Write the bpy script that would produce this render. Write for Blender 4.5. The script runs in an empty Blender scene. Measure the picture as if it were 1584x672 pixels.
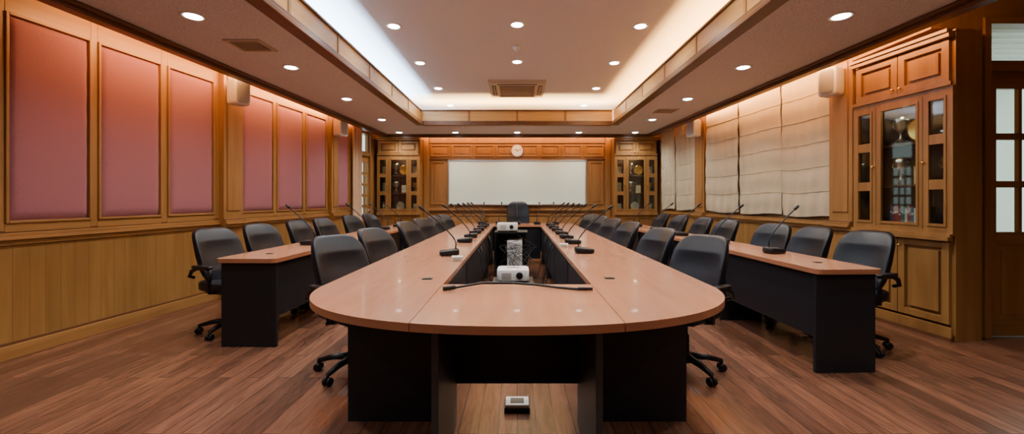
import bpy, math, random
from mathutils import Matrix, Vector
random.seed(4)
S=bpy.context.scene
COL=S.collection
F=640.0
# ---------------------------------------------------------------- materials
def newmat(name):
    m=bpy.data.materials.new(name); m.use_nodes=True
    nt=m.node_tree; b=nt.nodes['Principled BSDF']; return m,nt,b
def setc(b,col,rough,metal=0,spec=0.5,coat=0,sheen=0):
    b.inputs['Base Color'].default_value=(*col,1); b.inputs['Roughness'].default_value=rough
    b.inputs['Metallic'].default_value=metal; b.inputs['Specular IOR Level'].default_value=spec
    b.inputs['Coat Weight'].default_value=coat; b.inputs['Sheen Weight'].default_value=sheen
def plain(name,col,rough=0.5,metal=0,spec=0.5,coat=0,var=0.06,nscale=30,bump=0.0,bscale=200,sheen=0):
    m,nt,b=newmat(name); setc(b,col,rough,metal,spec,coat,sheen)
    tc=nt.nodes.new('ShaderNodeTexCoord'); n=nt.nodes.new('ShaderNodeTexNoise'); n.inputs['Scale'].default_value=nscale
    n.inputs['Detail'].default_value=3
    nt.links.new(tc.outputs['Object'],n.inputs['Vector'])
    r=nt.nodes.new('ShaderNodeValToRGB'); r.color_ramp.elements[0].position=0.3; r.color_ramp.elements[1].position=0.7
    r.color_ramp.elements[0].color=(*[c*(1-var) for c in col],1); r.color_ramp.elements[1].color=(*[min(1,c*(1+var)) for c in col],1)
    nt.links.new(n.outputs['Fac'],r.inputs['Fac']); nt.links.new(r.outputs['Color'],b.inputs['Base Color'])
    if bump:
        n2=nt.nodes.new('ShaderNodeTexNoise'); n2.inputs['Scale'].default_value=bscale; nt.links.new(tc.outputs['Object'],n2.inputs['Vector'])
        bp=nt.nodes.new('ShaderNodeBump'); bp.inputs['Strength'].default_value=bump; bp.inputs['Distance'].default_value=0.004
        nt.links.new(n2.outputs['Fac'],bp.inputs['Height']); nt.links.new(bp.outputs['Normal'],b.inputs['Normal'])
    return m
def wood(name,c1,c2,scale,rough=0.4,groove=None,spec=0.4,coat=0.0):
    m,nt,b=newmat(name); setc(b,c1,rough,0,spec,coat); L=nt.links
    tc=nt.nodes.new('ShaderNodeTexCoord'); mp=nt.nodes.new('ShaderNodeMapping'); mp.inputs['Scale'].default_value=scale
    L.new(tc.outputs['Object'],mp.inputs['Vector'])
    n=nt.nodes.new('ShaderNodeTexNoise'); n.inputs['Scale'].default_value=1; n.inputs['Detail'].default_value=6; n.inputs['Distortion'].default_value=0.6
    L.new(mp.outputs['Vector'],n.inputs['Vector'])
    r=nt.nodes.new('ShaderNodeValToRGB'); r.color_ramp.elements[0].position=0.3; r.color_ramp.elements[1].position=0.7
    r.color_ramp.elements[0].color=(*c1,1); r.color_ramp.elements[1].color=(*c2,1)
    L.new(n.outputs['Fac'],r.inputs['Fac']); out=r.outputs['Color']
    if groove:
        ax,pitch=groove
        sx=nt.nodes.new('ShaderNodeSeparateXYZ'); L.new(tc.outputs['Object'],sx.inputs[0])
        d=nt.nodes.new('ShaderNodeMath'); d.operation='DIVIDE'; d.inputs[1].default_value=pitch; L.new(sx.outputs[ax],d.inputs[0])
        f=nt.nodes.new('ShaderNodeMath'); f.operation='FRACT'; L.new(d.outputs[0],f.inputs[0])
        lt=nt.nodes.new('ShaderNodeMath'); lt.operation='LESS_THAN'; lt.inputs[1].default_value=0.03; L.new(f.outputs[0],lt.inputs[0])
        fl=nt.nodes.new('ShaderNodeMath'); fl.operation='FLOOR'; L.new(d.outputs[0],fl.inputs[0])
        wn=nt.nodes.new('ShaderNodeTexWhiteNoise'); wn.noise_dimensions='1D'; L.new(fl.outputs[0],wn.inputs['W'])
        mr=nt.nodes.new('ShaderNodeMapRange'); mr.inputs['To Min'].default_value=0.9; mr.inputs['To Max'].default_value=1.07; L.new(wn.outputs['Value'],mr.inputs['Value'])
        sc=nt.nodes.new('ShaderNodeVectorMath'); sc.operation='SCALE'; L.new(out,sc.inputs[0]); L.new(mr.outputs[0],sc.inputs['Scale'])
        mx=nt.nodes.new('ShaderNodeMixRGB'); L.new(lt.outputs[0],mx.inputs['Fac']); L.new(sc.outputs[0],mx.inputs['Color1'])
        mx.inputs['Color2'].default_value=(*[c*0.6 for c in c1],1); out=mx.outputs['Color']
    L.new(out,b.inputs['Base Color'])
    return m
def emis(name,col,st):
    m,nt,b=newmat(name); setc(b,col,0.5); b.inputs['Emission Color'].default_value=(*col,1); b.inputs['Emission Strength'].default_value=st; return m
def glassmat(name,tint=(1,1,1),gl=0.09):
    m=bpy.data.materials.new(name); m.use_nodes=True; nt=m.node_tree; nt.nodes.clear()
    o=nt.nodes.new('ShaderNodeOutputMaterial'); t=nt.nodes.new('ShaderNodeBsdfTransparent'); t.inputs[0].default_value=(*tint,1)
    g=nt.nodes.new('ShaderNodeBsdfGlossy'); g.inputs['Roughness'].default_value=0.03
    mx=nt.nodes.new('ShaderNodeMixShader'); mx.inputs[0].default_value=gl
    nt.links.new(t.outputs[0],mx.inputs[1]); nt.links.new(g.outputs[0],mx.inputs[2]); nt.links.new(mx.outputs[0],o.inputs[0]); return m
def floor_mat():
    m,nt,b=newmat('floor_planks'); setc(b,(.2,.08,.04),0.25,0,0.5); L=nt.links
    tc=nt.nodes.new('ShaderNodeTexCoord'); sx=nt.nodes.new('ShaderNodeSeparateXYZ'); cx=nt.nodes.new('ShaderNodeCombineXYZ')
    L.new(tc.outputs['Object'],sx.inputs[0]); L.new(sx.outputs['Y'],cx.inputs['X']); L.new(sx.outputs['X'],cx.inputs['Y'])
    br=nt.nodes.new('ShaderNodeTexBrick'); br.offset=0.37; br.inputs['Scale'].default_value=1; br.inputs['Brick Width'].default_value=1.1
    br.inputs['Row Height'].default_value=0.105; br.inputs['Mortar Size'].default_value=0.0022; br.inputs['Mortar Smooth'].default_value=0.2
    br.inputs['Color1'].default_value=(.100,.043,.026,1); br.inputs['Color2'].default_value=(.195,.084,.049,1); br.inputs['Mortar'].default_value=(.03,.014,.009,1)
    L.new(cx.outputs[0],br.inputs['Vector'])
    mp=nt.nodes.new('ShaderNodeMapping'); mp.inputs['Scale'].default_value=(26,3.0,1); L.new(tc.outputs['Object'],mp.inputs['Vector'])
    n=nt.nodes.new('ShaderNodeTexNoise'); n.inputs['Scale'].default_value=1.0; n.inputs['Detail'].default_value=7; n.inputs['Distortion'].default_value=1.2
    L.new(mp.outputs[0],n.inputs['Vector'])
    mr=nt.nodes.new('ShaderNodeMapRange'); mr.inputs['From Min'].default_value=.3; mr.inputs['From Max'].default_value=.7; mr.inputs['To Min'].default_value=.68; mr.inputs['To Max'].default_value=1.3
    L.new(n.outputs['Fac'],mr.inputs['Value'])
    sc=nt.nodes.new('ShaderNodeVectorMath'); sc.operation='SCALE'; L.new(br.outputs['Color'],sc.inputs[0]); L.new(mr.outputs[0],sc.inputs['Scale'])
    L.new(sc.outputs[0],b.inputs['Base Color'])
    return m
OAK_V=wood('oak_vertical',(.235,.115,.033),(.34,.172,.054),(9,9,.9),0.38)
OAK_H=wood('oak_horizontal',(.235,.115,.033),(.34,.172,.054),(3,.9,14),0.38)
OAK_X=wood('oak_cross',(.225,.11,.031),(.33,.168,.052),(.9,5,14),0.38)
FASC_GLOW_H=wood('fascia_wood_glow_tint',(.42,.225,.07),(.56,.32,.11),(3,.9,14),0.38)  # fascia oak lightened: the cove's glow is painted into its colour
FASC_GLOW_X=wood('fascia_wood_glow_tint_cross',(.46,.27,.09),(.60,.37,.14),(.9,3,14),0.38)  # end fascia, same painted glow, paler still
WAIN=wood('wainscot_boards',(.225,.115,.031),(.315,.168,.05),(10,10,.9),0.42,groove=('Y',0.105))
TRIM=wood('dark_trim_wood',(.10,.043,.017),(.16,.068,.026),(8,.8,8),0.35)
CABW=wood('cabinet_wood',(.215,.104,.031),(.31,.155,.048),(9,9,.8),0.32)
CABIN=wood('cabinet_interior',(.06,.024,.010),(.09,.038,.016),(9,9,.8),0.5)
FLOOR=floor_mat()
TOP=wood('table_laminate',(.43,.185,.098),(.49,.22,.12),(16,1.6,16),0.2,coat=.15)
TEDGE=wood('table_edge',(.30,.12,.06),(.36,.145,.075),(3,3,30),0.35)
CHAR=plain('charcoal_laminate',(.012,.012,.016),0.42,var=.1,spec=.3)
CHARL=plain('grey_laminate',(.04,.039,.042),0.45,var=.1)
LEATH=plain('black_leather',(.005,.006,.010),0.36,var=.15,bump=.2,bscale=260,spec=.25)
PLAST=plain('black_plastic',(.006,.006,.008),0.4,var=.1,spec=.3)
RUB=plain('black_cable',(.01,.01,.01),0.5)
CEIL=plain('ceiling_texture',(.60,.585,.60),0.9,var=.22,nscale=85,spec=.1)
CEILT=plain('tray_ceiling_texture',(.66,.69,.75),0.9,var=.12,nscale=85,spec=.1)
WHITE=plain('white_plastic',(.7,.7,.68),0.4,var=.03)
GREY=plain('grey_plastic',(.36,.35,.34),0.45,var=.03)
BEIGE=plain('beige_plastic',(.45,.38,.28),0.5,var=.03)
DGRILL=plain('dark_grille',(.10,.075,.05),0.6)
SPK=plain('speaker_grille',(.36,.34,.33),0.6,var=.15,nscale=300)
PINK=plain('mauve_fabric',(.31,.128,.158),0.9,var=.16,nscale=170,spec=.1,sheen=.1,bump=.2,bscale=220)
BLIND=plain('beige_blind_cloth',(.54,.46,.32),0.95,var=.06,nscale=60,spec=.05)
CURT=plain('cream_curtain',(.62,.46,.32),0.95,var=.06,spec=.05)
WB=plain('whiteboard_surface',(.74,.88,.76),0.25,var=.02)
STEEL=plain('chrome',(.7,.7,.72),0.2,metal=1)
GOLD=plain('gold',(.75,.5,.15),0.28,metal=1)
SILV=plain('silver',(.7,.72,.74),0.3,metal=1)
GLASS=glassmat('cabinet_glass',(.9,.95,.92),.05)
WGLASS=glassmat('window_glass',(.95,1,.96),.06)
LAMP=emis('lamp_diffuser',(1,.99,.98),22)
BLUE=plain('blue_book',(.04,.09,.18),.6); RED=plain('red_book',(.22,.03,.03),.6); WBK=plain('white_book',(.45,.44,.40),.6); GRN=plain('green_book',(.04,.14,.07),.6); PAPER=plain('award_paper',(.5,.47,.38),.6)
EXT=plain('corridor_paint',(.62,.68,.6),.8,var=.03)
CLOCKF=plain('clock_face',(.85,.85,.82),.5,var=.02)
# ---------------------------------------------------------------- mesh builder
class MB:
    def __init__(s,name): s.name=name; s.v=[]; s.f=[]; s.mi=[]; s.sm=[]; s.mats=[]; s.M=Matrix()
    def m(s,mat):
        if mat not in s.mats: s.mats.append(mat)
        return s.mats.index(mat)
    def add(s,vs,fs,mat,smooth=False):
        o=len(s.v); i=s.m(mat)
        s.v+= [tuple(s.M@Vector(v)) for v in vs]
        for f in fs: s.f.append([o+k for k in f]); s.mi.append(i); s.sm.append(smooth)
    def box(s,x0,x1,y0,y1,z0,z1,mat):
        if x0>x1:x0,x1=x1,x0
        if y0>y1:y0,y1=y1,y0
        if z0>z1:z0,z1=z1,z0
        vs=[(x0,y0,z0),(x1,y0,z0),(x1,y1,z0),(x0,y1,z0),(x0,y0,z1),(x1,y0,z1),(x1,y1,z1),(x0,y1,z1)]
        s.add(vs,[(0,3,2,1),(4,5,6,7),(0,1,5,4),(1,2,6,5),(2,3,7,6),(3,0,4,7)],mat)
    def prism(s,poly,z0,z1,mt,ms=None):
        n=len(poly); vs=[(x,y,z0) for x,y in poly]+[(x,y,z1) for x,y in poly]
        s.add(vs,[list(range(n,2*n)),list(range(n-1,-1,-1))],mt)
        s.add(vs,[(i,(i+1)%n,n+(i+1)%n,n+i) for i in range(n)],ms or mt)
    def lathe(s,prof,c,mat,seg=20,axis='Z',smooth=True):
        vs=[];fs=[]
        for r,h in prof:
            for k in range(seg):
                a=2*math.pi*k/seg; p=(r*math.cos(a),r*math.sin(a),h)
                if axis=='Y': p=(p[0],-p[2],p[1])
                elif axis=='X': p=(p[2],p[0],p[1])
                vs.append((p[0]+c[0],p[1]+c[1],p[2]+c[2]))
        n=len(prof)
        for j in range(n-1):
            for k in range(seg):
                fs.append((j*seg+k,j*seg+(k+1)%seg,(j+1)*seg+(k+1)%seg,(j+1)*seg+k))
        fs.append(list(range(seg-1,-1,-1))); fs.append([(n-1)*seg+k for k in range(seg)])
        s.add(vs,fs,mat,smooth)
    def tube(s,pts,r,mat,seg=8):
        pts=[Vector(p) for p in pts]; vs=[];fs=[]; up=Vector((0.13,0.21,0.97)).normalized()
        for i,p in enumerate(pts):
            t=(pts[min(i+1,len(pts)-1)]-pts[max(i-1,0)]).normalized()
            a=t.cross(up)
            if a.length<1e-3: a=t.cross(Vector((1,0,0)))
            a.normalize(); b=t.cross(a); rr=r[i] if isinstance(r,(list,tuple)) else r
            for k in range(seg):
                an=2*math.pi*k/seg; vs.append(tuple(p+a*(rr*math.cos(an))+b*(rr*math.sin(an))))
        for j in range(len(pts)-1):
            for k in range(seg): fs.append((j*seg+k,j*seg+(k+1)%seg,(j+1)*seg+(k+1)%seg,(j+1)*seg+k))
        fs.append(list(range(seg-1,-1,-1))); fs.append([(len(pts)-1)*seg+k for k in range(seg)])
        s.add(vs,fs,mat,True)
    def sell(s,c,r,e1,e2,mat,fn=None,nu=28,nv=18):
        def sp(a,e): return math.copysign(abs(a)**e,a)
        vs=[];fs=[]
        for j in range(nv+1):
            v=-math.pi/2+math.pi*j/nv
            for i in range(nu):
                u=2*math.pi*i/nu
                p=Vector((r[0]*sp(math.cos(v),e1)*sp(math.cos(u),e2),r[1]*sp(math.cos(v),e1)*sp(math.sin(u),e2),r[2]*sp(math.sin(v),e1)))
                if fn: p=fn(p)
                vs.append((p.x+c[0],p.y+c[1],p.z+c[2]))
        for j in range(nv):
            for i in range(nu): fs.append((j*nu+i,j*nu+(i+1)%nu,(j+1)*nu+(i+1)%nu,(j+1)*nu+i))
        s.add(vs,fs,mat,True)
    def grid(s,fn,nu,nv,mat,smooth=True):
        vs=[fn(i/nu,j/nv) for j in range(nv+1) for i in range(nu+1)]
        s.add(vs,[(j*(nu+1)+i,j*(nu+1)+i+1,(j+1)*(nu+1)+i+1,(j+1)*(nu+1)+i) for j in range(nv) for i in range(nu)],mat,smooth)
    def mesh(s):
        me=bpy.data.meshes.new(s.name); me.from_pydata(s.v,[],s.f)
        for m in s.mats: me.materials.append(m)
        me.polygons.foreach_set('material_index',s.mi); me.polygons.foreach_set('use_smooth',s.sm); me.update()
        return me
    def obj(s,loc=(0,0,0),rz=0,bevel=0,me=None):
        o=bpy.data.objects.new(s.name,me or s.mesh()); COL.objects.link(o); o.location=loc; o.rotation_euler=(0,0,rz)
        if bevel:
            b=o.modifiers.new('bevel','BEVEL'); b.width=bevel; b.segments=2; b.limit_method='ANGLE'; b.angle_limit=math.radians(50)
        return o
def inst(name,me,loc,rz=0,rx=0,bevel=0):
    o=bpy.data.objects.new(name,me); COL.objects.link(o); o.location=loc; o.rotation_euler=(rx,0,rz)
    if bevel:
        b=o.modifiers.new('bevel','BEVEL'); b.width=bevel; b.segments=2; b.limit_method='ANGLE'; b.angle_limit=math.radians(50)
    return o
# ---------------------------------------------------------------- room constants (side walls splay 6 degrees towards the entrance)
WA,WS=4.3,.105; PH=math.atan(WS); KL=math.sqrt(1+WS*WS)
TA,TS=3.5,.05; PH2=math.atan(TS); K2=math.sqrt(1+TS*TS)
YB=9.9; YF=-1.5; ZS=2.72; ZT=3.2; TX=1.86; TYF=8.0; TYN=.6; SY=9.47
def wx(y): return WA-WS*y
def tx(y): return TA-TS*y
LEFT=dict(loc=(-WA,0,0),rz=-PH); RIGHT=dict(loc=(WA,0,0),rz=PH)
b=MB('floor'); b.box(-4.9,5.7,YF-.15,YB+.15,-.1,0,FLOOR); b.obj()
b=MB('ceiling')
b.box(-4.9,5.7,YF-.15,YB+.15,ZT,ZT+.1,CEILT)
for sg in(-1,1):
    poly=[(sg*TX,YF),(sg*TX,SY),(sg*tx(SY),SY),(sg*tx(YF),YF)]
    if sg>0: poly.reverse()
    b.prism(poly,ZS,ZS+.04,CEIL)
    b.box(sg*2.36,sg*2.40,TYN-.4,8.95,ZS+.04,ZT,CEILT)
b.box(-TX,TX,TYF,SY,ZS,ZS+.04,CEIL); b.box(-TX,TX,YF,TYN,ZS,ZS+.04,CEIL)
b.box(-2.36,2.36,8.93,8.97,ZS+.04,ZT,CEILT); b.box(-2.36,2.36,TYN-.4,TYN-.36,ZS+.04,ZT,CEILT)
b.obj()
for sg in(-1,1):
    b=MB('trim_1' if sg<0 else 'trim_2')
    ye=SY*K2
    b.box(0,sg*.03,YF,ye+.02,2.66,ZT,TRIM); b.box(-sg*.05,sg*.05,YF,ye,2.655,2.69,TRIM); b.box(-sg*.10,-sg*.001,YF,ye-.05,2.69,2.719,TRIM)
    b.obj(loc=(sg*TA,0,0),rz=sg*PH2,bevel=.006)
b=MB('trim_3'); q=tx(SY); b.box(-q,q,SY,SY+.03,2.66,ZT,TRIM); b.box(-q,q,SY-.05,SY+.04,2.656,2.689,TRIM); b.box(-q,q,SY-.1,SY-.001,2.691,2.719,TRIM); b.obj(bevel=.005)
# tray fascia
b=MB('trim_4')
def fascia_x(sg):
    b.box(sg*(TX-.04),sg*(TX+.09),TYN,TYF+.0,2.672,2.712,TRIM)
    b.box(sg*(TX-.015),sg*(TX+.03),TYN,TYF,2.712,2.76,TRIM)
    y=TYN
    while y<TYF-.01:
        y1=min(y+.925,TYF); b.box(sg*(TX+.0),sg*(TX+.025),y+.02,y1-.02,2.76,2.95,FASC_GLOW_H)
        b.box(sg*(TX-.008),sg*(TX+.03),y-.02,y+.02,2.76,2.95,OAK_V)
        y=y1
    b.box(sg*(TX-.02),sg*(TX+.05),TYN,TYF,2.95,2.975,TRIM)
fascia_x(-1); fascia_x(1)
for (ya,yb) in((TYF,TYF+.03),(TYN-.03,TYN)):
    b.box(-TX+.04,TX-.04,ya-.03,yb+.06,2.673,2.711,TRIM); b.box(-TX+.015,TX-.015,ya-.001,yb,2.713,2.761,TRIM)
    x=-TX
    for k in range(4):
        b.box(x+.02,x+TX/2-.02,ya,yb,2.761,2.95,FASC_GLOW_X); b.box(x-.02,x+.02,ya-.008,yb+.001,2.761,2.951,OAK_V); x+=TX/2
    b.box(-TX+.02,TX-.02,ya-.02,yb+.02,2.951,2.976,TRIM)
b.obj(bevel=.005)
# ---------------------------------------------------------------- left wall
def K(*a): return tuple(v*KL for v in a)
Lpanels=[K(1.3,1.88),K(1.94,2.51),K(2.57,3.12),K(3.18,3.765),K(3.82,4.43),K(4.495,5.10),K(5.53,6.154),K(6.224,6.86),K(6.93,7.535),K(7.88,8.32)]
DL=K(8.76,9.4)
pilL=[K(5.17,5.48),K(7.60,7.83)]
T=.12
PT=2.70
b=MB('wall_left')
b.box(-T,0,YF,DL[0],.0,ZT,OAK_V); b.box(-T,0,DL[1],YB+.1,.0,ZT,OAK_V); b.box(-T,0,DL[0],DL[1],2.78,ZT,OAK_V)
b.box(0,.012,YF,DL[0]-.02,.13,.93,WAIN)
ys=sorted([p for q in Lpanels for p in q]); edges=[YF]+ys+[DL[0]-.01]
for i in range(0,len(edges),2): b.box(0,.03,edges[i],edges[i+1],1.0,ZT,OAK_V)
for (a,c) in Lpanels:
    b.box(0,.03,a,c,.99,1.06,OAK_H); b.box(0,.03,a,c,PT,ZT,OAK_H)
    w=.02
    b.box(0,.045,a,a+w,1.06,PT,OAK_V); b.box(0,.045,c-w,c,1.06,PT,OAK_V)
    b.box(0,.045,a+w,c-w,1.06,1.06+w,OAK_H); b.box(0,.045,a+w,c-w,PT-w,PT,OAK_H)
for (a,c) in pilL:
    b.box(0,.10,a,c,0,ZT,OAK_V); b.box(.10,.112,a+.05,c-.05,1.1,2.8,OAK_V)
b.obj(bevel=.004,**LEFT)
def rail(b,x,sg,y0,y1):
    b.box(x,x+sg*.035,y0,y1,.89,.93,OAK_H); b.box(x,x+sg*.06,y0,y1,.93,.955,OAK_H); b.box(x,x+sg*.045,y0,y1,.955,.985,OAK_H); b.box(x,x+sg*.025,y0,y1,.985,1.0,TRIM)
b=MB('trim_5'); rail(b,0,1,YF,DL[0]-.02)
for (a,c) in pilL: rail(b,.10,1,a-.02,c+.02)
b.obj(bevel=.004,**LEFT)
b=MB('baseboard_left'); b.box(0,.03,YF,DL[0]-.02,0,.11,OAK_H); b.box(0,.02,YF,DL[0]-.02,.11,.135,TRIM)
for (a,c) in pilL: b.box(.10,.12,a-.01,c+.01,0,.12,OAK_H)
b.obj(bevel=.004,**LEFT)
for (a,c) in Lpanels:
    b=MB('upholstered_wall_panel'); a1=a+.02;c1=c-.02;z0=1.08;z1=PT-.02
    def fn(s,t,a1=a1,c1=c1):
        u=2*s-1;v=2*t-1
        pf=max(0,(1-abs(u)**12)*(1-abs(v)**22))**.5
        pk=.003*math.sin(t*38)*abs(u)**6
        return (.012+.035*pf+pk*pf,a1+(c1-a1)*s,z0+(z1-z0)*t)
    b.grid(fn,26,44,PINK); b.box(.002,.012,a1,c1,z0,z1,PINK); b.obj(**LEFT)
# paned door, local x = width, front faces -y, opening 0..W
def panedoor(name,W,ztop,cols,rows,zb,transom=None,st=.10):
    b=MB(name); f=.06; tt=(transom or ztop)
    b.box(-f,0,-.07,.07,0,tt+f,OAK_V); b.box(W,W+f,-.07,.07,0,tt+f,OAK_V); b.box(0,W,-.07,.07,tt,tt+f,OAK_X)
    if transom:
        b.box(0,W,-.07,.07,ztop,ztop+.09,OAK_X); b.box(0,W,-.003,.003,ztop+.09,transom,WGLASS)
        b.box(0,.04,-.02,.02,ztop+.09,transom,OAK_V); b.box(W-.04,W,-.02,.02,ztop+.09,transom,OAK_V)
    b.box(0,st,-.02,.02,0.005,ztop,OAK_V); b.box(W-st,W,-.02,.02,0.005,ztop,OAK_V); b.box(st,W-st,-.02,.02,ztop-.15,ztop,OAK_X)
    b.box(st,W-st,-.02,.02,.005,.15,OAK_X); b.box(st,W-st,-.02,.02,zb-.12,zb,OAK_X)
    b.box(st,W-st,-.008,.008,.15,zb-.12,OAK_V); b.box(st+.05,W-st-.05,-.018,.018,.20,zb-.17,OAK_V)
    ya=st;yb=W-st;za=zb;zc=ztop-.15
    for i in range(1,cols): yy=ya+(yb-ya)*i/cols; b.box(yy-.016,yy+.016,-.018,.018,za,zc,OAK_V)
    for i in range(1,rows): zz=za+(zc-za)*i/rows; b.box(ya,yb,-.019,.019,zz-.03,zz+.03,OAK_X)
    b.box(ya,yb,-.003,.003,za,zc,WGLASS)
    b.lathe([(.008,0.02),(.008,.04),(.025,.05),(.028,.065),(.01,.075)],(W-.05,0,1.0),STEEL,12,'Y')
    return b
ML=Matrix.Translation((-WA,0,0))@Matrix.Rotation(-PH,4,'Z')
b=panedoor('door_1',DL[1]-DL[0]-.14,2.2,3,5,.85,transom=2.68,st=.06); o=b.obj(bevel=.003)
o.matrix_world=ML@Matrix.Translation((-.05,DL[0]+.07,0))@Matrix.Rotation(math.pi/2,4,'Z')
def curtain(x,y0,y1,z0,z1,n):
    b=MB('curtain')
    for off in(0,.008):
        b.grid(lambda s,t:(x+off+.03*math.sin(s*n*2*math.pi)+.008*math.sin(t*3+s*20),y0+(y1-y0)*s,z0+(z1-z0)*t),n*10,10,CURT)
    b.tube([(x,y0-.04,z1+.01),(x,y1+.04,z1+.01)],.012,TRIM); b.obj(**LEFT)
curtain(.09,8.43,8.80,.05,2.8,5)
# ---------------------------------------------------------------- right wall
b=MB('wall_right')
RY0=4.60*KL
b.box(0,T,RY0,YB+.1,0,ZT,OAK_V)
b.box(-.012,0,RY0,9.5,.13,.93,WAIN)
pilR=[K(4.60,4.90),K(7.56,7.87)]
for (a,c) in pilR:
    b.box(-.1,0,a,c,0,ZT,OAK_V); b.box(-.112,-.1,a+.05,c-.05,1.1,2.8,OAK_V)
b.box(-.03,0,pilR[0][1],9.5,2.88,ZT,OAK_H)
b.obj(bevel=.004,**RIGHT)
b=MB('trim_6'); rail(b,0,-1,RY0,9.45)
for (a,c) in pilR: rail(b,-.1,-1,a,c+.02)
b.obj(bevel=.004,**RIGHT)
b=MB('baseboard_right'); b.box(-.03,0,RY0,9.45,0,.11,OAK_H); b.box(-.02,0,RY0,9.45,.11,.135,TRIM); b.obj(bevel=.004,**RIGHT)
Rbl=[K(4.93,5.684),K(5.71,6.60),K(6.63,7.53),K(7.90,8.68),K(8.73,9.35)]
for (a,c) in Rbl:
    b=MB('roman_blind'); x=-.07
    ph=random.random()*6
    def fn(s,t,off=0):
        w=.010*math.sin(t*6*math.pi*2+ph)*.5+.007*math.sin(s*7+t*3+ph)+.010*math.sin(s*26+ph+1.5*math.sin(t*5))*(1-.7*t)
        hem=.014*math.sin(s*5+ph)*(1-t)
        return (x+w+off,a+(c-a)*s,1.03+hem+(2.86-1.03)*t)
    b.grid(fn,36,56,BLIND); b.grid(lambda s,t:fn(s,t,.006),36,56,BLIND)
    for k in range(1,6):
        t=k/6; b.tube([tuple(Vector(fn(s/18,t))+Vector((-.004,0,0))) for s in range(19)],.004,BLIND,6)
    b.box(-.06,-.005,a,c,2.86,2.878,TRIM); b.obj(**RIGHT)
# ---------------------------------------------------------------- door wall, alcove beside the cabinet
YD=3.72; DX0=4.245; DW=.86
b=MB('wall_door_side')
b.box(4.12,DX0-.06,YD,YD+.12,0,ZT,OAK_V); b.box(DX0+DW+.06,5.5,YD,YD+.12,0,ZT,OAK_V); b.box(DX0-.06,DX0+DW+.06,YD,YD+.12,2.88,ZT,OAK_X)
b.box(4.14,4.18,YD+.12,4.8,0,ZT,OAK_V); b.box(3.72,4.12,YD,4.60,2.78,ZT,OAK_V)
b.obj(bevel=.004)
b=MB('wall_entrance_side'); b.box(5.5,5.6,YF,YD+.12,0,ZT,OAK_V); b.obj()
b=panedoor('door_2',DW,2.40,3,3,.95,transom=2.82); b.obj(loc=(DX0,YD+.05,0),bevel=.004)
# ---------------------------------------------------------------- back & front walls
b=MB('wall_back')
b.box(-3.4,3.4,YB,YB+T,0,ZT,OAK_V)
Y=YB
def fr(b,x0,x1,z0,z1,w=.03,d=.025,y=Y):
    b.box(x0+w,x1-w,y-d,y,z0,z0+w,OAK_X); b.box(x0+w,x1-w,y-d,y,z1-w,z1,OAK_X); b.box(x0,x0+w,y-d,y,z0,z1,OAK_V); b.box(x1-w,x1,y-d,y,z0,z1,OAK_V)
    b.box(x0+w+.04,x1-w-.04,y-.012,y,z0+w+.04,z1-w-.04,OAK_V)
n=8
for k in range(n):
    x0=-2.1+4.2*k/n; fr(b,x0+.03,x0+4.2/n-.03,2.26,2.54)
b.box(-2.2,2.2,Y-.04,Y,2.19,2.22,TRIM); b.box(-2.2,2.2,Y-.03,Y,2.58,2.62,OAK_X)
for sg in(-1,1):
    fr(b,min(sg*1.72,sg*2.06),max(sg*1.72,sg*2.06),1.12,2.14)
    fr(b,min(sg*1.72,sg*2.06),max(sg*1.72,sg*2.06),.2,.88)
    b.box(sg*2.10,sg*2.22,Y-.1,Y,0,ZT,OAK_V)
for k in range(4): x0=-1.66+3.32*k/4; fr(b,x0+.03,x0+.80,.2,.88)
b.box(-2.1,2.1,Y-.05,Y,.97,1.02,OAK_X); b.box(-2.1,2.1,Y-.035,Y,.93,.97,TRIM)
b.obj(bevel=.004)
b=MB('baseboard_back'); b.box(-2.1,2.1,Y-.03,Y,0,.12,OAK_X); b.obj(bevel=.004)
b=MB('wall_front'); b.box(-4.7,5.6,YF-T,YF,0,ZT,OAK_V); b.obj()
b=MB('whiteboard'); b.box(-1.62,1.62,Y-.06,Y-.03,1.13,2.15,WB)
for q in((-1.65,1.65,1.10,1.13),(-1.65,1.65,2.15,2.18),(-1.65,-1.62,1.13,2.15),(1.62,1.65,1.13,2.15)): b.box(q[0],q[1],Y-.075,Y-.03,q[2],q[3],SILV)
b.box(-.6,.6,Y-.12,Y-.075,1.10,1.115,SILV); b.obj(bevel=.003)
b=MB('wall_clock'); c=(0,0,0)
b.lathe([(.165,0),(.165,.03),(.158,.038)],c,STEEL,48,'Y',smooth=False); b.lathe([(.148,.038),(.148,.041)],c,CLOCKF,48,'Y',smooth=False)
for k in range(12):
    b.M=Matrix.Rotation(k*math.pi/6,4,'Y'); b.box(-.004,.004,-.044,-.041,.115,.135,PLAST)
for ang,l,w in((-.9,.075,.006),(1.3,.11,.004)):
    b.M=Matrix.Rotation(ang,4,'Y'); b.box(-w,w,-.048,-.045,-.02,l,PLAST)
b.M=Matrix(); o=b.obj(loc=(0,Y-.03,2.40)); o.scale=(.9,.9,.9)
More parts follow.
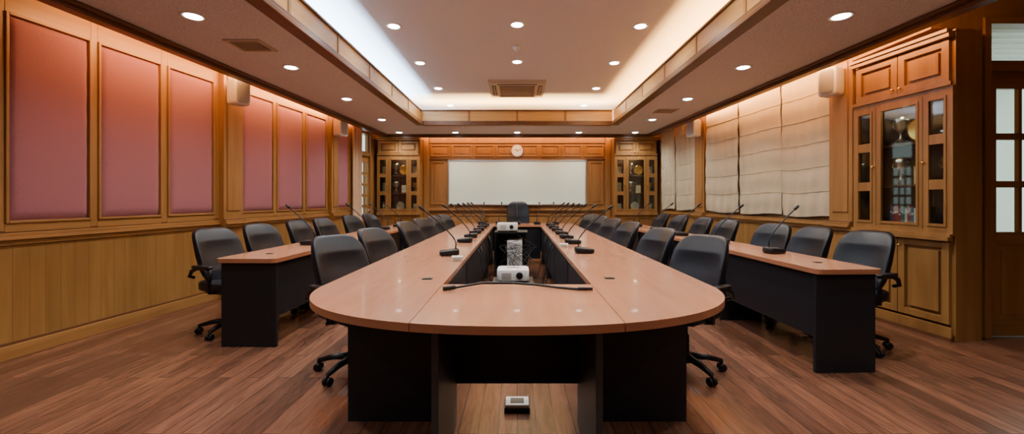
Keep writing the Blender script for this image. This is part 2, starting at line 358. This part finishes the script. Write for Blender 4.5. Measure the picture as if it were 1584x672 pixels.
# ---------------------------------------------------------------- display cabinets
def cabinet(W,D,H,z0=.97,z1=2.20):
    b=MB('display_cabinet')
    b.box(0,W,.03,D,.0,z0-.06,CABW); b.box(0,W,.03,D,z1+.02,H,CABW)
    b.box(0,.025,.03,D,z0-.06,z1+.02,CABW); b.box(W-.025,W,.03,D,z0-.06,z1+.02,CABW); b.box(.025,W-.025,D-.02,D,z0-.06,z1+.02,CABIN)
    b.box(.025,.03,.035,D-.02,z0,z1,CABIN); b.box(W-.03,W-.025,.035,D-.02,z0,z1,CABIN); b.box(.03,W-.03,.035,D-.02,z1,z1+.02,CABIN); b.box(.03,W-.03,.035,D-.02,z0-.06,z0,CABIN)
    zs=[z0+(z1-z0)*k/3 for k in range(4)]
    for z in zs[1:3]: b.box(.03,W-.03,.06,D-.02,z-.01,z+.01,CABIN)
    def door(x0,x1,a,c):
        w=.06
        b.box(x0,x0+w,.0,.03,a,c,CABW); b.box(x1-w,x1,.0,.03,a,c,CABW); b.box(x0+w,x1-w,.0,.03,a,a+w,CABW); b.box(x0+w,x1-w,.0,.03,c-w,c,CABW)
        b.box(x0+w+.03,x1-w-.03,.008,.03,a+w+.03,c-w-.03,CABW)
    def knob(x,z): b.lathe([(.006,0),(.006,.015),(.012,.02),(.012,.03),(.004,.034)],(x,0,z),GOLD,12,'Y')
    m=W/2
    door(.03,m-.004,z1+.09,H-.08); door(m+.004,W-.03,z1+.09,H-.08); knob(m-.035,z1+.13); knob(m+.035,z1+.13)
    door(.03,m-.004,.14,z0-.10); door(m+.004,W-.03,.14,z0-.10); knob(m-.035,z0-.17); knob(m+.035,z0-.17)
    A=[.056*W,.218*W,.319*W,.695*W,.79*W,.94*W]
    lo=z0+.03;hi=z1-.03
    for (p,q) in((0,A[0]),(A[1],A[2]),(A[3],A[4]),(A[5],W)):
        b.box(p,q,.0,.03,z0-.05,z1+.05,CABW)
    for (p,q) in((A[0],A[1]),(A[2],A[3]),(A[4],A[5])):
        b.box(p,q,.0,.03,z0-.05,lo,CABW); b.box(p,q,.0,.03,hi,z1+.05,CABW)
        b.box(p,q,.014,.018,lo,hi,GLASS)
        for e in(p,q): b.box(e-.010,e+.010,-.008,.005,lo,hi,CABW)
        b.box(p+.01,q-.01,-.008,.005,lo,lo+.025,CABW); b.box(p+.01,q-.01,-.008,.005,hi-.025,hi,CABW)
    for (p,q) in((A[0],A[1]),(A[4],A[5])):
        for z in zs[1:3]: b.box(p+.01,q-.01,-.004,.03,z-.045,z+.045,CABW)
    for xx in((A[1]+A[2])/2,(A[3]+A[4])/2): b.box(xx-.002,xx+.002,-.003,.0,z0,z1,CABIN)
    knob(A[4]-.03,(z0+z1)/2); knob(A[1]+.03,(z0+z1)/2)
    b.box(-.0,W,-.05,.0,z0-.09,z0-.055,CABW); b.box(-.0,W,-.03,.0,z0-.055,z0-.03,CABW); b.box(0,W,-.02,.0,z1+.05,z1+.085,CABW)
    b.box(0,W,-.04,.0,H-.07,H-.03,CABW); b.box(0,W,-.06,.0,H-.03,H,CABW)
    b.box(0,W,-.015,.0,0.03,.12,CABW); b.box(0,W,-.022,.0,.0,.03,TRIM)
    return b,zs,A
def lm(loc,rz): return Matrix.Translation(loc)@Matrix.Rotation(rz,4,'Z')
def trophy(M,h,mat,kind,w=.08):
    b=MB('trophy_cup' if kind==0 else ('award_plate' if kind==1 else 'framed_award')); 
    if kind==0:
        b.lathe([(.045,0),(.045,.04),(.04,.045)],(0,0,0),CABIN,16)
        b.lathe([(.03,.045),(.012,.07),(.008,.4*h),(.02,.45*h),(.045,.6*h),(.055,.85*h),(.06,h),(.052,h),(.04,.8*h)],(0,0,0),mat,20)
        for sg in(-1,1): b.tube([(sg*.05,0,.9*h),(sg*.08,0,.88*h),(sg*.085,0,.75*h),(sg*.065,0,.62*h),(sg*.04,0,.6*h)],.005,mat)
    elif kind==1:
        b.lathe([(.03,0),(.09*h/.2,.012),(.1*h/.2,.02),(.085*h/.2,.014),(.02,.012)],(0,0,.11*h/.2),mat,28,'Y')
        b.box(-.05,.05,-.01,.05,0,.012,CABIN); b.box(-.012,.012,.01,.03,0,.1,CABIN)
    else:
        b.box(-w,w,0,.015,0,h,mat); b.box(-w+.012,w-.012,-.004,0,.015,h-.015,PAPER); b.box(-.02,.02,-.006,-.004,h*.4,h*.6,GOLD); b.box(-.01,.01,.015,.06,0,.06,mat)
    o=b.obj(); o.matrix_world=M; return o
def books(M,w,h):
    b=MB('book_row'); x=0; ms=[BLUE,BLUE,BLUE,CABIN,RED,GRN,BLUE,WBK]
    while x<w:
        t=random.uniform(.015,.03); hh=h*random.uniform(.8,1); m=random.choice(ms); b.box(x,x+t-.001,0,.14,0,hh,m); b.box(x+.003,x+t-.004,-.001,0,hh*.62,hh*.72,WBK); x+=t
    o=b.obj(); o.matrix_world=M
def fill(base,W,D,zs,A,near):
    def P(x,z,y=.14): return base@Matrix.Translation((x,y,z))
    c=(A[2]+A[3])/2
    t=.011
    trophy(P(c-.10*W,zs[2]+t),.27,SILV,0); trophy(P(c+.09*W,zs[2]+t),.22,GOLD,1)
    trophy(P(c-.10*W,zs[1]+t),.26,SILV,0); trophy(P(c+.09*W,zs[1]+t),.18,GOLD,2,.06)
    if near: books(base@Matrix.Translation((A[2]+.01,.10,zs[0]+.001)),A[3]-A[2]-.06,.22)
    else: trophy(P(c,zs[0]+.002),.2,SILV,1)
    for i,x in enumerate(((A[0]+A[1])/2,(A[4]+A[5])/2)):
        trophy(P(x,zs[2]+t),.2,SILV,2,.06); trophy(P(x,zs[1]+t),.24,GOLD,0 if i else 2,.06); trophy(P(x,zs[0]+.002),.17,GOLD if i else SILV,2,.055)
    L=bpy.data.lights.new('cabinet_lamp','POINT'); L.energy=1.1 if near else 2; L.color=(1,.85,.6); L.shadow_soft_size=.03
    o=bpy.data.objects.new('cabinet_lamp',L); COL.objects.link(o); o.matrix_world=base@Matrix.Translation((c,.08,zs[3]-.04))
def fx(y): return 4.18-WS*y
CWd=(4.555-3.61)*KL
cb,zs,A=cabinet(CWd,.29,2.74); R0=PH-math.pi/2; cb.obj(loc=(fx(4.555),4.555,0),rz=R0,bevel=.003); fill(lm((fx(4.555),4.555,0),R0),CWd,.29,zs,A,True)
cb,zs,A=cabinet(.98,.42,2.66); me=cb.mesh()
for x in(-3.21,2.23):
    inst('display_cabinet',me,(x,9.47,0),bevel=.003); fill(lm((x,9.47,0),0),.98,.42,zs,A,False)
# ---------------------------------------------------------------- ceiling fittings
def downlight(r):
    b=MB('ceiling_downlight')
    b.lathe([(r*.72,.0),(r*.74,-.006),(r,-.008),(r*1.03,-.001),(r*1.03,.0)],(0,0,0),WHITE,28)
    b.lathe([(r*.74,-.001),(r*.7,-.010),(r*.45,-.016),(r*.1,-.018)],(0,0,0),LAMP,28); return b.mesh()
DLM=downlight(.085)
def light_at(x,y,z,e,col):
    o=inst('ceiling_downlight',DLM,(x,y,z))
    L=bpy.data.lights.new('downlight_bulb','SPOT'); L.energy=e; L.color=col; L.spot_size=math.radians(150); L.spot_blend=.9; L.shadow_soft_size=.06
    q=bpy.data.objects.new('bulb',L); COL.objects.link(q); q.parent=o; q.location=(0,0,-.03)
CW=(1,.955,.88)
for y in(-.6,.9,):
    for x in(-2.6,2.6): light_at(x,y,ZS,84,CW)
for (x,y) in((2.6,3.32),(2.52,4.61),(2.5,6.07),(2.5,7.65)):
    for s in(-1,1): light_at(s*x,y,ZS,100,CW)
for x in(-2.6,-1.36,0,1.36,2.6): light_at(x,9.12,ZS,78,CW)
for y in(.95,2.2,3.4,4.66,5.92,7.28,8.6):
    for x in(-1.39,1.39): light_at(x,y,ZT,74,(1,.975,.94))
for y in(2.2,3.4,4.62,5.87): light_at(0,y,ZT,74,(1,.975,.94))
b=MB('ceiling_air_conditioner'); w=.48
b.box(-w,w,-w-.06,w+.06,-.03,0,BEIGE); b.box(-w+.03,w-.03,-w-.02,w+.02,-.04,-.03,BEIGE)
b.box(-.3,.3,-.3,.3,-.044,-.04,DGRILL)
for k in range(13): y=-.28+.56*k/12; b.box(-.29,.29,y-.008,y+.008,-.052,-.044,BEIGE)
for sg in(-1,1):
    b.box(-.33,.33,sg*.36,sg*.43,-.045,-.04,DGRILL); b.box(-.31,.31,sg*.385,sg*.40,-.055,-.045,BEIGE)
    b.box(sg*.36,sg*.43,-.33,.33,-.045,-.04,DGRILL); b.box(sg*.385,sg*.40,-.31,.31,-.055,-.045,BEIGE)
b.obj(loc=(0,7.3,ZT),bevel=.004)
b=MB('smoke_detector'); b.lathe([(.06,0),(.06,-.015),(.045,-.03),(.02,-.045),(.02,-.055)],(0,0,0),WHITE,20); b.obj(loc=(0,5.3,ZT))
b=MB('ceiling_air_vent'); b.box(-.17,.17,-.15,.15,-.012,0,BEIGE); b.box(-.13,.13,-.11,.11,-.014,-.012,DGRILL)
for k in range(7): y=-.1+.2*k/6; b.box(-.13,.13,y-.005,y+.005,-.02,-.014,BEIGE)
vm=b.mesh(); inst('ceiling_air_vent',vm,(-2.54,3.95,ZS)); inst('ceiling_air_vent',vm,(2.48,6.9,ZS))
b=MB('wall_speaker')
b.sell((0,0,0),(.10,.09,.16),.25,.25,WHITE); b.sell((0,-.03,0),(.088,.068,.146),.3,.4,SPK)
b.box(-.02,.02,.08,.115,-.03,.03,PLAST); b.tube([(0,.1,0),(0,.12,0),(0,.14,-.02)],.012,PLAST)
sm=b.mesh()
for (x,y,z,r) in((-3.48,5.17,2.58,1.15),(-3.24,7.6,2.56,1.2),(3.58,4.72,2.58,-1.15),(3.25,7.62,2.55,-1.2)): inst('wall_speaker',sm,(x,y,z),rz=r)
# ---------------------------------------------------------------- central conference table
b=MB('conference_table'); zt=.75; th=.035; g=.0015
HX=1.12; IX=.435; Y0=2.42; YE=7.9; YE2=8.5; n_=2.25; ry=.80
def out(t):
    c=math.cos(t);s_=math.sin(t); return (HX*math.copysign(abs(c)**(2/n_),c),Y0-ry*abs(s_)**(2/n_))
N=60; arc=[out(math.pi*k/N) for k in range(N+1)]
R=[(x,y) for x,y in arc if x>IX]; 
def yat(x): return Y0-ry*(1-(abs(x)/HX)**n_)**(1/n_)
Rp=[(IX+g,Y0-g)]+[(IX+g,yat(IX))]+[(x,y) for x,y in reversed(R)]
Rp=Rp[:-1]+[(HX,Y0-g)]
b.prism([(x,y) for x,y in Rp],zt-th,zt,TOP,TEDGE)
b.prism([(-x,y) for x,y in reversed(Rp)],zt-th,zt,TOP,TEDGE)
mid=[(-IX+g,Y0-g),(-IX+g,yat(IX))]+sorted([(x,y) for x,y in arc if abs(x)<IX-.01])+[(IX-g,yat(IX)),(IX-g,Y0-g)]
b.prism(mid,zt-th,zt,TOP,TEDGE)
seg=[Y0,3.75,5.12,6.5,YE]
for i in range(4):
    for sg in(-1,1):
        xa,xb=sorted((sg*IX,sg*HX)); b.box(xa,xb,seg[i]+g,seg[i+1]-g,zt-th,zt,TOP)
b.box(-HX,HX,YE+g,YE2,zt-th,zt,TOP)
zl=zt-th
for sg in(-1,1):
    b.box(sg*.335,sg*.365,1.76,2.30,0,zl,CHARL)
    b.box(sg*.365,sg*.95,2.32,2.35,.0,zl,CHAR)
    b.box(sg*.75,sg*.78,2.35,2.9,.0,zl,CHAR)
    for i in range(4):
        b.box(sg*.46,sg*.48,seg[i]+.05,seg[i+1]-.04,.22,zl,CHAR)
    for y in seg[1:]:
        b.box(sg*.46,sg*.80,y-.03,y-.0,0,zl,CHAR)
b.box(-.335,.335,2.26,2.28,.24,zl,CHAR)
b.box(-.9,.9,YE2-.15,YE2-.12,.2,zl,CHAR); b.box(-.45,.45,YE+.05,YE+.07,.1,zl,CHAR)
for sg in(-1,1): b.box(sg*1.0,sg*1.03,YE+.05,YE2-.05,0,zl,CHAR)
for (x,y) in((-.56,2.58),(.58,2.6)):
    b.box(x-.03,x+.03,y-.022,y+.022,zt,zt+.006,PLAST); b.box(x-.02,x+.02,y-.014,y+.014,zt+.006,zt+.009,DGRILL)
b.obj(bevel=.004)
# side tables (local: inner edge x=0, near end y=0)
def sidetable(sg,x0,y0,ln,n,rz,W):
    b=MB('side_conference_table')
    L=ln/n
    for i in range(n):
        a=L*i;c=a+L
        if i==0:
            rr=.05; poly=[(0,c-g)]; 
            poly+=[(rr-rr*math.cos(t),a+rr-rr*math.sin(t)) for t in [k*math.pi/12 for k in range(7)]]
            poly+=[(W-rr+rr*math.sin(t),a+rr-rr*math.cos(t)) for t in [k*math.pi/12 for k in range(7)]]+[(W,c-g)]
            if sg<0: poly=[(-x,y) for x,y in reversed(poly)]
            b.prism(poly,zl,zt,TOP,TEDGE)
        else: b.box(0,sg*W,a+g,c-g,zl,zt,TOP)
        b.box(sg*.02,sg*(W-.03),a+.04,a+.07,0,zl,CHAR)
        b.box(sg*.05,sg*.07,a+.07,c-.0,.24,zl,CHAR)
        b.box(sg*.25-.025,sg*.25+.025,a+.3,a+.34,zt,zt+.005,PLAST)
    b.box(sg*.02,sg*(W-.03),ln-.08,ln-.05,0,zl,CHAR)
    b.obj(loc=(sg*x0,y0,0),rz=rz,bevel=.004)
sidetable(-1,2.01,3.44,4.7,4,-.025,.52); sidetable(1,2.12,2.92,5.2,4,.035,.49)
# ---------------------------------------------------------------- chairs
def chairmesh(name,high=False):
    b=MB(name); 
    bh=.36 if high else .25; bw=.25 if high else .212; zc=.50+bh-.03 if high else .722
    def back(p):
        t=p.z/bh
        w=1-.10*max(0,t)**2-.06*max(0,-t)
        y=p.y
        if p.y>0:
            cr=0
            for c0,wd in (((-.3,.07),(.35,.06)) if not high else ((-.4,.05),(0,.05),(.45,.05))):
                cr+=.028*math.exp(-((t-c0)/wd)**2)*(1-abs(p.x/bw)**4)
            y-=cr
            y+=.012*math.cos(t*math.pi)
        y+= .05*(p.x/bw)**2  - .10*t*abs(t)*.5-.07*t
        return Vector((p.x*w,y,p.z))
    b.sell((0,-.20,zc),(bw,.048,bh),.42,.42,LEATH,back,nu=44,nv=34)
    def seat(p):
        z=p.z
        if p.y>.1: z-=.5*(p.y-.1)**2*2
        if p.z>0: z-=.012*math.exp(-((p.x/.09)**2))+.01*math.exp(-((p.y+.02)/.03)**2)
        return Vector((p.x*(1-.08*max(0,-p.y/.24)),p.y,z))
    b.sell((0,.03,.455),(.23,.235,.052),.4,.42,LEATH,seat,nu=36,nv=16)
    b.box(-.16,.16,-.12,.16,.385,.41,PLAST); b.tube([(0,-.08,.40),(0,-.22,.41),(0,-.275,.48),(0,-.265,.62)],[.03,.028,.028,.026],PLAST,10)
    for sg in(-1,1):
        b.tube([(sg*.19,.08,.41),(sg*.255,.08,.42),(sg*.27,.10,.52),(sg*.265,.11,.60),(sg*.258,.06,.635),(sg*.255,-.08,.63),(sg*.258,-.15,.60),(sg*.25,-.19,.55),(sg*.20,-.21,.53)],[.015,.016,.017,.017,.02,.02,.017,.015,.014],PLAST,8)
        b.sell((sg*.258,-.01,.643),(.028,.12,.015),.5,.5,PLAST,nu=16,nv=8)
    b.lathe([(.03,.10),(.03,.26),(.02,.27),(.02,.39)],(0,0,0),PLAST,14)
    b.lathe([(.05,.07),(.055,.12),(.04,.14)],(0,0,0),PLAST,16)
    for k in range(5):
        a=k*2*math.pi/5+.3; c,s_=math.cos(a),math.sin(a); q=.265
        b.tube([(.03*c,.03*s_,.11),(.16*c,.16*s_,.10),(q*c,q*s_,.075)],[.028,.022,.016],PLAST,8)
        b.tube([(q*c,q*s_,.08),(q*c,q*s_,.05)],.01,PLAST,6)
        for e in(-1,1):
            b.M=Matrix.Translation((q*c+e*.016*-s_,q*s_+e*.016*c,.029))@Matrix.Rotation(a,4,'Z')
            b.lathe([(.012,-.010),(.028,-.009),(.028,.009),(.012,.010)],(0,0,0),PLAST,14,'Y')
            b.M=Matrix()
    return b.mesh()
CH=chairmesh('office_chair')
H=math.pi/2
U=random.uniform
def put(bx,by,rz):
    o=Matrix.Rotation(rz,3,'Z')@Vector((0,-.22,0)); inst('office_chair',CH,(bx-o.x,by-o.y,0.0),rz)
put(-1.36,3.14,-H-.62); put(1.40,3.14,H+.62)
for x,y in((1.34,3.92),(1.33,5.1),(1.33,5.95),(1.32,6.8),(1.31,7.6)): put(-x,y,-H-.32+U(-.1,.1))
for x,y in((1.34,3.95),(1.34,5.05),(1.33,5.9),(1.32,6.75),(1.31,7.55)): put(x,y,H+.34+U(-.1,.1))
for x,y in((2.90,3.98),(2.88,4.65),(2.84,5.4),(2.82,6.05),(2.79,7.0),(2.76,7.8)): put(-x,y,-H-.25+U(-.15,.1))
for x,y in((3.04,3.60),(2.96,4.15),(2.90,4.69),(2.85,5.64),(2.82,6.3),(2.78,7.1),(2.76,7.9)): put(x,y,H+.25+U(-.1,.15))
CX=chairmesh('executive_chair',True); inst('executive_chair',CX,(0.02,8.98,0),math.pi)
# ---------------------------------------------------------------- microphones
b=MB('gooseneck_microphone')
def wedge(p):
    return Vector((p.x,p.y,p.z*(1+.35*(-p.y/.08)) if p.z>0 else p.z))
b.sell((0,0,.026),(.066,.088,.025),.35,.45,PLAST,wedge,nu=24,nv=10)
b.box(-.02,.02,.0,.04,.040,.050,DGRILL); b.lathe([(.009,.04),(.009,.065)],(0,-.055,0),PLAST,10)
pts=[(0,-.055,.05),(0,-.058,.11)]+[(0,-.06+.28*(k/10)**1.25,.11+.29*(k/10)**.95) for k in range(1,11)]
b.tube(pts,.006,PLAST,7)
p=Vector(pts[-1]); d=(Vector(pts[-1])-Vector(pts[-2])).normalized()
b.tube([p,p+d*.005,p+d*.045,p+d*.06],[.008,.013,.013,.006],PLAST,10)
MIC=b.mesh()
def mic(x,y,rz): inst('gooseneck_microphone',MIC,(x,y,.751),rz)
for y in(3.66,4.75,5.35,5.95,6.5,7.1,7.6): mic(-.60,y,H+U(-.2,.2))
for y in(3.82,4.6,5.2,5.8,6.4,7.0,7.6): mic(.62,y,-H+U(-.2,.2))
for x in(-.7,-.35,.0,.4,.75): mic(x,8.15,U(-.3,.3))
for x,y in((2.26,4.5),(2.18,5.9),(2.15,6.7),(2.13,7.4)): mic(-x,y,H+U(-.2,.2))
for x,y in((2.36,3.80),(2.30,4.68),(2.22,5.6),(2.18,6.5),(2.14,7.4)): mic(x,y,-H+U(-.2,.2))
b=MB('lying_microphone_cable')
pp=[(-.37,2.25,.758),(-.33,2.27,.765),(-.2,2.35,.772),(-.05,2.365,.77),(.1,2.34,.765),(.22,2.29,.76),(.33,2.255,.758),(.38,2.25,.758)]
b.tube(pp,.007,RUB,8); b.tube([(-.40,2.235,.764),(-.34,2.265,.766)],[.012,.012],PLAST,10); b.tube([(.33,2.255,.761),(.41,2.245,.761)],[.009,.009],PLAST,10); b.obj()
b=MB('table_power_socket'); b.box(-.045,.045,-.035,.035,0,.035,WHITE); b.box(-.03,.03,-.038,-.035,.008,.027,BEIGE)
sk=b.mesh(); inst('table_power_socket',sk,(-.485,3.35,.751),.1,bevel=.004); inst('table_power_socket',sk,(.485,4.3,.751),-.1,bevel=.004)
# ---------------------------------------------------------------- AV equipment
def projmesh(name,w,h,d):
    b=MB(name); b.sell((0,0,h/2+.012),(w/2,d/2,h/2),.18,.2,WHITE,nu=40,nv=12)
    for sx in(-1,1):
        for sy in(-1,1): b.lathe([(.012,0),(.012,.02)],(sx*w*.38,sy*d*.35,0),PLAST,10)
    b.lathe([(.030,0),(.033,.015),(.024,.02)],(w*.2,-d/2+.003,h/2+.015),PLAST,20,'Y')
    for k in range(5): b.box(-w*.35,-w*.05,-d/2-.001,-d/2+.01,h*.3+k*h*.11,h*.3+k*h*.11+h*.05,DGRILL)
    b.box(-w*.2,w*.2,-.04,.04,h+.012,h+.015,SILV); return b.mesh()
b=MB('equipment_cart')
for z in(.09,.69): b.box(-.27,.27,-.25,.25,z,z+.025,PLAST)
b.box(-.27,.27,.23,.25,.115,.69,PLAST)
for sx in(-1,1):
    for sy in(-1,1): b.box(sx*.255-.015,sx*.255+.015,sy*.24-.015,sy*.24+.015,.04,.69,PLAST); b.lathe([(.02,-.012),(.028,-.008),(.028,.008),(.02,.012)],(sx*.255,sy*.24,.028),PLAST,12,'X')
b.obj(loc=(-.10,6.9,0))
inst('projector',projmesh('projector',.34,.13,.26),(-.16,6.85,.716))
b=MB('desktop_computer'); b.box(-.12,.12,-.2,.2,0,.46,WHITE)
b.box(-.10,.10,-.206,-.2,.38,.42,GREY); b.box(-.10,.10,-.206,-.2,.32,.36,GREY); b.box(-.10,.0,-.204,-.2,.26,.29,GREY); b.lathe([(.012,0),(.01,.008)],(.07,-.2,.275),GREY,12,'Y')
for k in range(7): b.box(-.09,.09,-.204,-.2,.04+.028*k,.054+.028*k,GREY)
b.obj(loc=(-.04,6.85,.117),bevel=.005)
b=MB('projector_stand'); b.box(-.2,.2,-.17,.17,.42,.445,CHAR)
for sx in(-1,1):
    for sy in(-1,1): b.box(sx*.18-.014,sx*.18+.014,sy*.15-.014,sy*.15+.014,0,.42,PLAST)
b.box(-.18,.18,-.15,.15,.12,.14,CHAR)
b.obj(loc=(-.04,4.1,0))
inst('projector',projmesh('projector',.31,.115,.25),(-.04,4.08,.446))
b=MB('cable_bundle')
for k in range(26):
    x=U(-.38,.38); y=U(4.4,6.3); pts=[]; a=U(0,6.28)
    for j in range(14):
        pts.append((max(-.42,min(.42,x)),y,.012+.004*(k%4))); a+=U(-.9,.9); x+=.09*math.cos(a); y=min(6.5,max(4.35,y+.13*math.sin(a)))
    b.tube(pts,.006,RUB,6)
for k in range(14):
    sg=random.choice((-1,1)); y=U(4.5,6.3); x0=sg*.43
    b.tube([(x0,y,.70),(x0-sg*.03,y+.02,.6),(x0-sg*.06,y+.05,.35),(x0-sg*.12,y+.1,.1),(x0-sg*.25,y+.15,.02)],.005,RUB,6)
for k in range(12):
    b.tube([(-.08+U(-.2,.3),6.60,U(.3,.7)),(U(-.3,.35),6.5,.5),(U(-.3,.35),6.45,.25),(U(-.3,.35),6.3,.02)],.005,RUB,6)
b.obj()
b=MB('floor_socket_box'); b.box(-.075,.075,-.06,.06,0,.03,PLAST); b.box(-.068,.068,-.053,.053,.03,.045,WHITE); b.box(-.04,.04,-.03,.03,.045,.048,DGRILL); b.obj(loc=(0,2.47,0),bevel=.004)
# ---------------------------------------------------------------- corridor outside the door
b=MB('corridor_outside'); b.box(4.0,7.5,6.2,6.3,-.1,3.4,EXT); b.box(4.3,7.5,YD+.15,6.2,3.05,3.15,EXT); b.box(4.3,7.5,YD+.15,6.2,-.1,-.0,EXT)
for k in range(14): b.box(4.3,7.5,YD+.2+.17*k,YD+.215+.17*k,3.03,3.05,WHITE)
b.obj()
# ---------------------------------------------------------------- lights
def area(loc,d,longax,lx,ly,e,col,name='cove_light_tube'):
    L=bpy.data.lights.new(name,'AREA'); L.shape='RECTANGLE'; L.size=lx; L.size_y=ly; L.energy=e; L.color=col
    z=-Vector(d).normalized(); x=Vector(longax).normalized(); y=z.cross(x).normalized(); x=y.cross(z)
    M=Matrix((x,y,z)).transposed().to_4x4(); M.translation=Vector(loc)
    o=bpy.data.objects.new(name,L); COL.objects.link(o); o.matrix_world=M; return o
OR=(1,.43,.13)
for sg in(-1,1):
    area((sg*(tx(4.1)+.06),4.1,2.86),(sg,0,-.10),(-sg*TS,1,0),10.6,.06,220,OR)
area((0,SY+.06,2.84),(0,1,-.2),(1,0,0),5.4,.06,80,OR)
area((-2.12,4.3,2.80),(.7,0,1),(0,1,0),7.4,.08,300,(.60,.81,1))
area((2.12,4.3,2.80),(-.7,0,1),(0,1,0),7.4,.08,300,(1,.46,.11))
area((0,8.35,2.80),(0,-.6,1),(1,0,0),4.0,.08,150,(1,.55,.16))
area((5.6,5.0,3.0),(0,0,-1),(1,0,0),2,.5,60,(.95,1,.95),'corridor_lamp')
W=bpy.data.worlds.new('world'); S.world=W; W.use_nodes=True
W.node_tree.nodes['Background'].inputs[0].default_value=(.85,.95,1,1); W.node_tree.nodes['Background'].inputs[1].default_value=2.0
# ---------------------------------------------------------------- camera
cd=bpy.data.cameras.new('camera'); cam=bpy.data.objects.new('camera',cd); COL.objects.link(cam)
cam.location=(0,0,1.25); cam.rotation_euler=(math.pi/2,0,0); S.camera=cam
cd.clip_start=.05; cd.sensor_fit='HORIZONTAL'; cd.sensor_width=36; cd.lens=36*F/1584
cd.shift_x=(792-800)/1584; cd.shift_y=-(336-308)/1584
